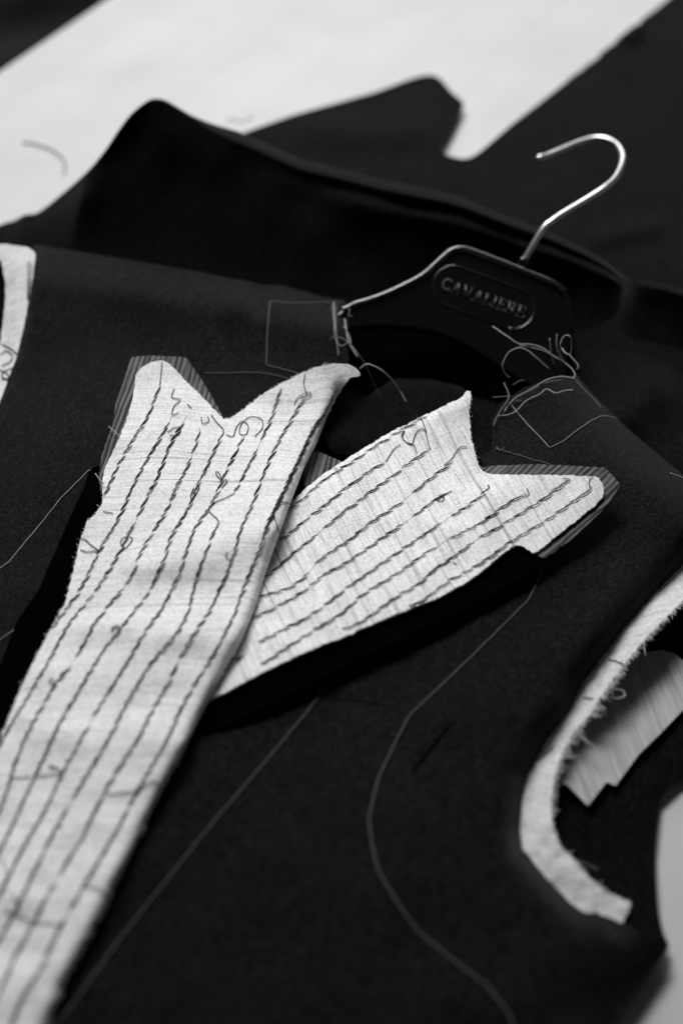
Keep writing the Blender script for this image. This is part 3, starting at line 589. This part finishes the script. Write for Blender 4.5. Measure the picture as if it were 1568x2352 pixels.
# oval plate rim and letters, drawn in the hanger's plane
oc = onh(np.float64(1110), np.float64(683), 0.0); ax = onh(np.float64(1110+.938*50), np.float64(683+.346*50), 0.0)-oc; px = np.linalg.norm(ax)/50; ax /= np.linalg.norm(ax); ay = np.cross(HN, ax)
ch = onh(np.float64(1110+.346*50), np.float64(683-.938*50), 0.0)-oc; py = np.linalg.norm(ch)/50
ay = ch/np.linalg.norm(ch)
def hp(x, y, o=0.0): return oc+ax*x*px+ay*y*py+HN*o
st = []
hl, hh, cr = 121, 47, 46
for cx, a0_ in ((hl-cr, -90), (-(hl-cr), 90)):
    for k in range(13): a = math.radians(a0_+k*15); st.append(hp(cx+cr*math.cos(a), hh*math.sin(a), .0003))
st.append(st[0]); tube('plate_rim', st, .0007, M_RIM, hanger, 8)
GL = {  # letters as strokes in a 0..w by 0..1 box: (x0,y0,x1,y1,thickness)
 'C': (.74, [(.70, .80, .66, .92), (.66, .92, .50, 1.0), (.50, 1.0, .30, .96), (.30, .96, .14, .78), (.14, .78, .09, .5), (.09, .5, .14, .24), (.14, .24, .30, .05), (.30, .05, .50, 0), (.50, 0, .68, .08), (.68, .08, .72, .2), (.70, .80, .70, .98)]),
 'A': (.80, [(.12, 0, .40, 1, .5), (.40, 1, .68, 0), (.22, .36, .58, .36, .5), (0, 0, .24, 0, .5), (.54, 0, .80, 0, .5)]),
 'V': (.80, [(.10, 1, .40, 0), (.40, 0, .70, 1, .5), (0, 1, .24, 1, .5), (.56, 1, .80, 1, .5)]),
 'L': (.62, [(.16, 0, .16, 1), (0, 1, .32, 1, .5), (0, 0, .60, 0, .6), (.60, 0, .60, .24, .6)]),
 'I': (.34, [(.17, 0, .17, 1), (0, 1, .34, 1, .5), (0, 0, .34, 0, .5)]),
 'E': (.64, [(.16, 0, .16, 1), (0, 1, .58, 1, .6), (.58, 1, .58, .78, .6), (.16, .52, .44, .52, .5), (.44, .62, .44, .42, .5), (0, 0, .62, 0, .6), (.62, 0, .62, .24, .6)]),
 'R': (.76, [(.16, 0, .16, 1), (0, 1, .40, 1, .6), (.40, 1, .58, .90), (.58, .90, .60, .72), (.60, .72, .42, .52), (.42, .52, .16, .50, .6), (.38, .5, .72, 0), (0, 0, .32, 0, .5), (.62, 0, .80, 0, .5)])}
word = 'CAVALIERE'; tot = sum(GL[c][0]+.10 for c in word)-.10; cap = 25.0; x = -101.0; k = 202.0/tot
for c in word:
    V, F = [], []
    for s_ in GL[c][1]:
        th = .00062*(s_[4] if len(s_) > 4 else 1.0)
        tube_geo([hp(x+s_[0]*k, -cap/2+s_[1]*cap-2, .0004), hp(x+(s_[0]+s_[2])/2*k, -cap/2+(s_[1]+s_[3])/2*cap-2, .0004), hp(x+s_[2]*k, -cap/2+s_[3]*cap-2, .0004)], th, 6, 0, V, F)
    link('letter', mesh('letter', V, F), M_LETTER, hanger); x += (GL[c][0]+.10)*k
HK = zz([(600, 822), (615, 800), (680, 690), (735, 605), (775, 572), (850, 520), (1000, 430), (1095, 368), (1155, 315), (1193, 248), (1205, 185), (1185, 130), (1140, 90), (1080, 71), (1010, 76), (920, 105), (830, 143), (750, 176), (712, 189)], 1000, 300, 2.529)
h0 = float(onh(np.float64(1200), np.float64(612), -.004)[2])
hz = [h0+k_ for k_ in (-.002, 0, .008, .014, .016, .018, .022, .025, .026, .027, .027, .026, .025, .024, .023, .022, .021, .020, .020)]
hk = smooth([(a, b_, c) for (a, b_), c in zip(HK, hz)], 8)
tube('hook', at(hk[:, 0], hk[:, 1], hk[:, 2]), .0019, M_STEEL, hanger, 14)
tp = at(hk[-1, 0], hk[-1, 1], hk[-1, 2]); t2 = at(hk[-4, 0], hk[-4, 1], hk[-4, 2]); dv = (tp-t2)/np.linalg.norm(tp-t2)
tube('hook_tip', [tp-dv*.003, tp-dv*.001, tp+dv*.001, tp+dv*.0024, tp+dv*.003], [.0019, .0024, .0024, .0018, .0006], M_STEEL, hanger, 14)
b0 = at(hk[0, 0], hk[0, 1], hk[0, 2]); b1 = at(hk[6, 0], hk[6, 1], hk[6, 2]); dv = (b1-b0)/np.linalg.norm(b1-b0)
tube('hook_socket', [b0-dv*.006, b0-dv*.002, b0+dv*.003, b0+dv*.004], [.0036, .0034, .0030, .0020], M_PLASTIC, hanger, 14)

# ------------------------------------------------------------------ stray threads on the table
flat = lambda u, v: 0*np.asarray(u, float)
tag(lay('loose_thread', zz([(105, 655), (150, 660), (220, 680), (270, 710), (300, 750), (295, 800)], 0, 0, 1.9358), flat, .0008, .00065, M_CHALK, None), 'curved grey thread end lying on the white table by the tall fold', 'thread')
tag(lay('loose_thread', zz([(1045, 560), (1060, 545), (1110, 560), (1150, 540), (1165, 530)], 0, 0, 1.9358), flat, .0006, .0003, M_CHALK, None), 'short thread scrap on the table above the dip between the fold and notched cloth', 'thread')
fz = fringe([(1335, 160), (1400, 108), (1425, 88), (1450, 66), (1500, 26)], z_cut, M_BACK, cut, 70, 6, 16, 1, .0004)
fringe([(1418, 92), (1436, 78), (1456, 62)], z_cut, M_BACK, cut, 110, 14, 40, 1, .0005); fringe([(1300, 186), (1330, 164)], z_cut, M_BACK, cut, 14, 10, 20, 1, .0003)
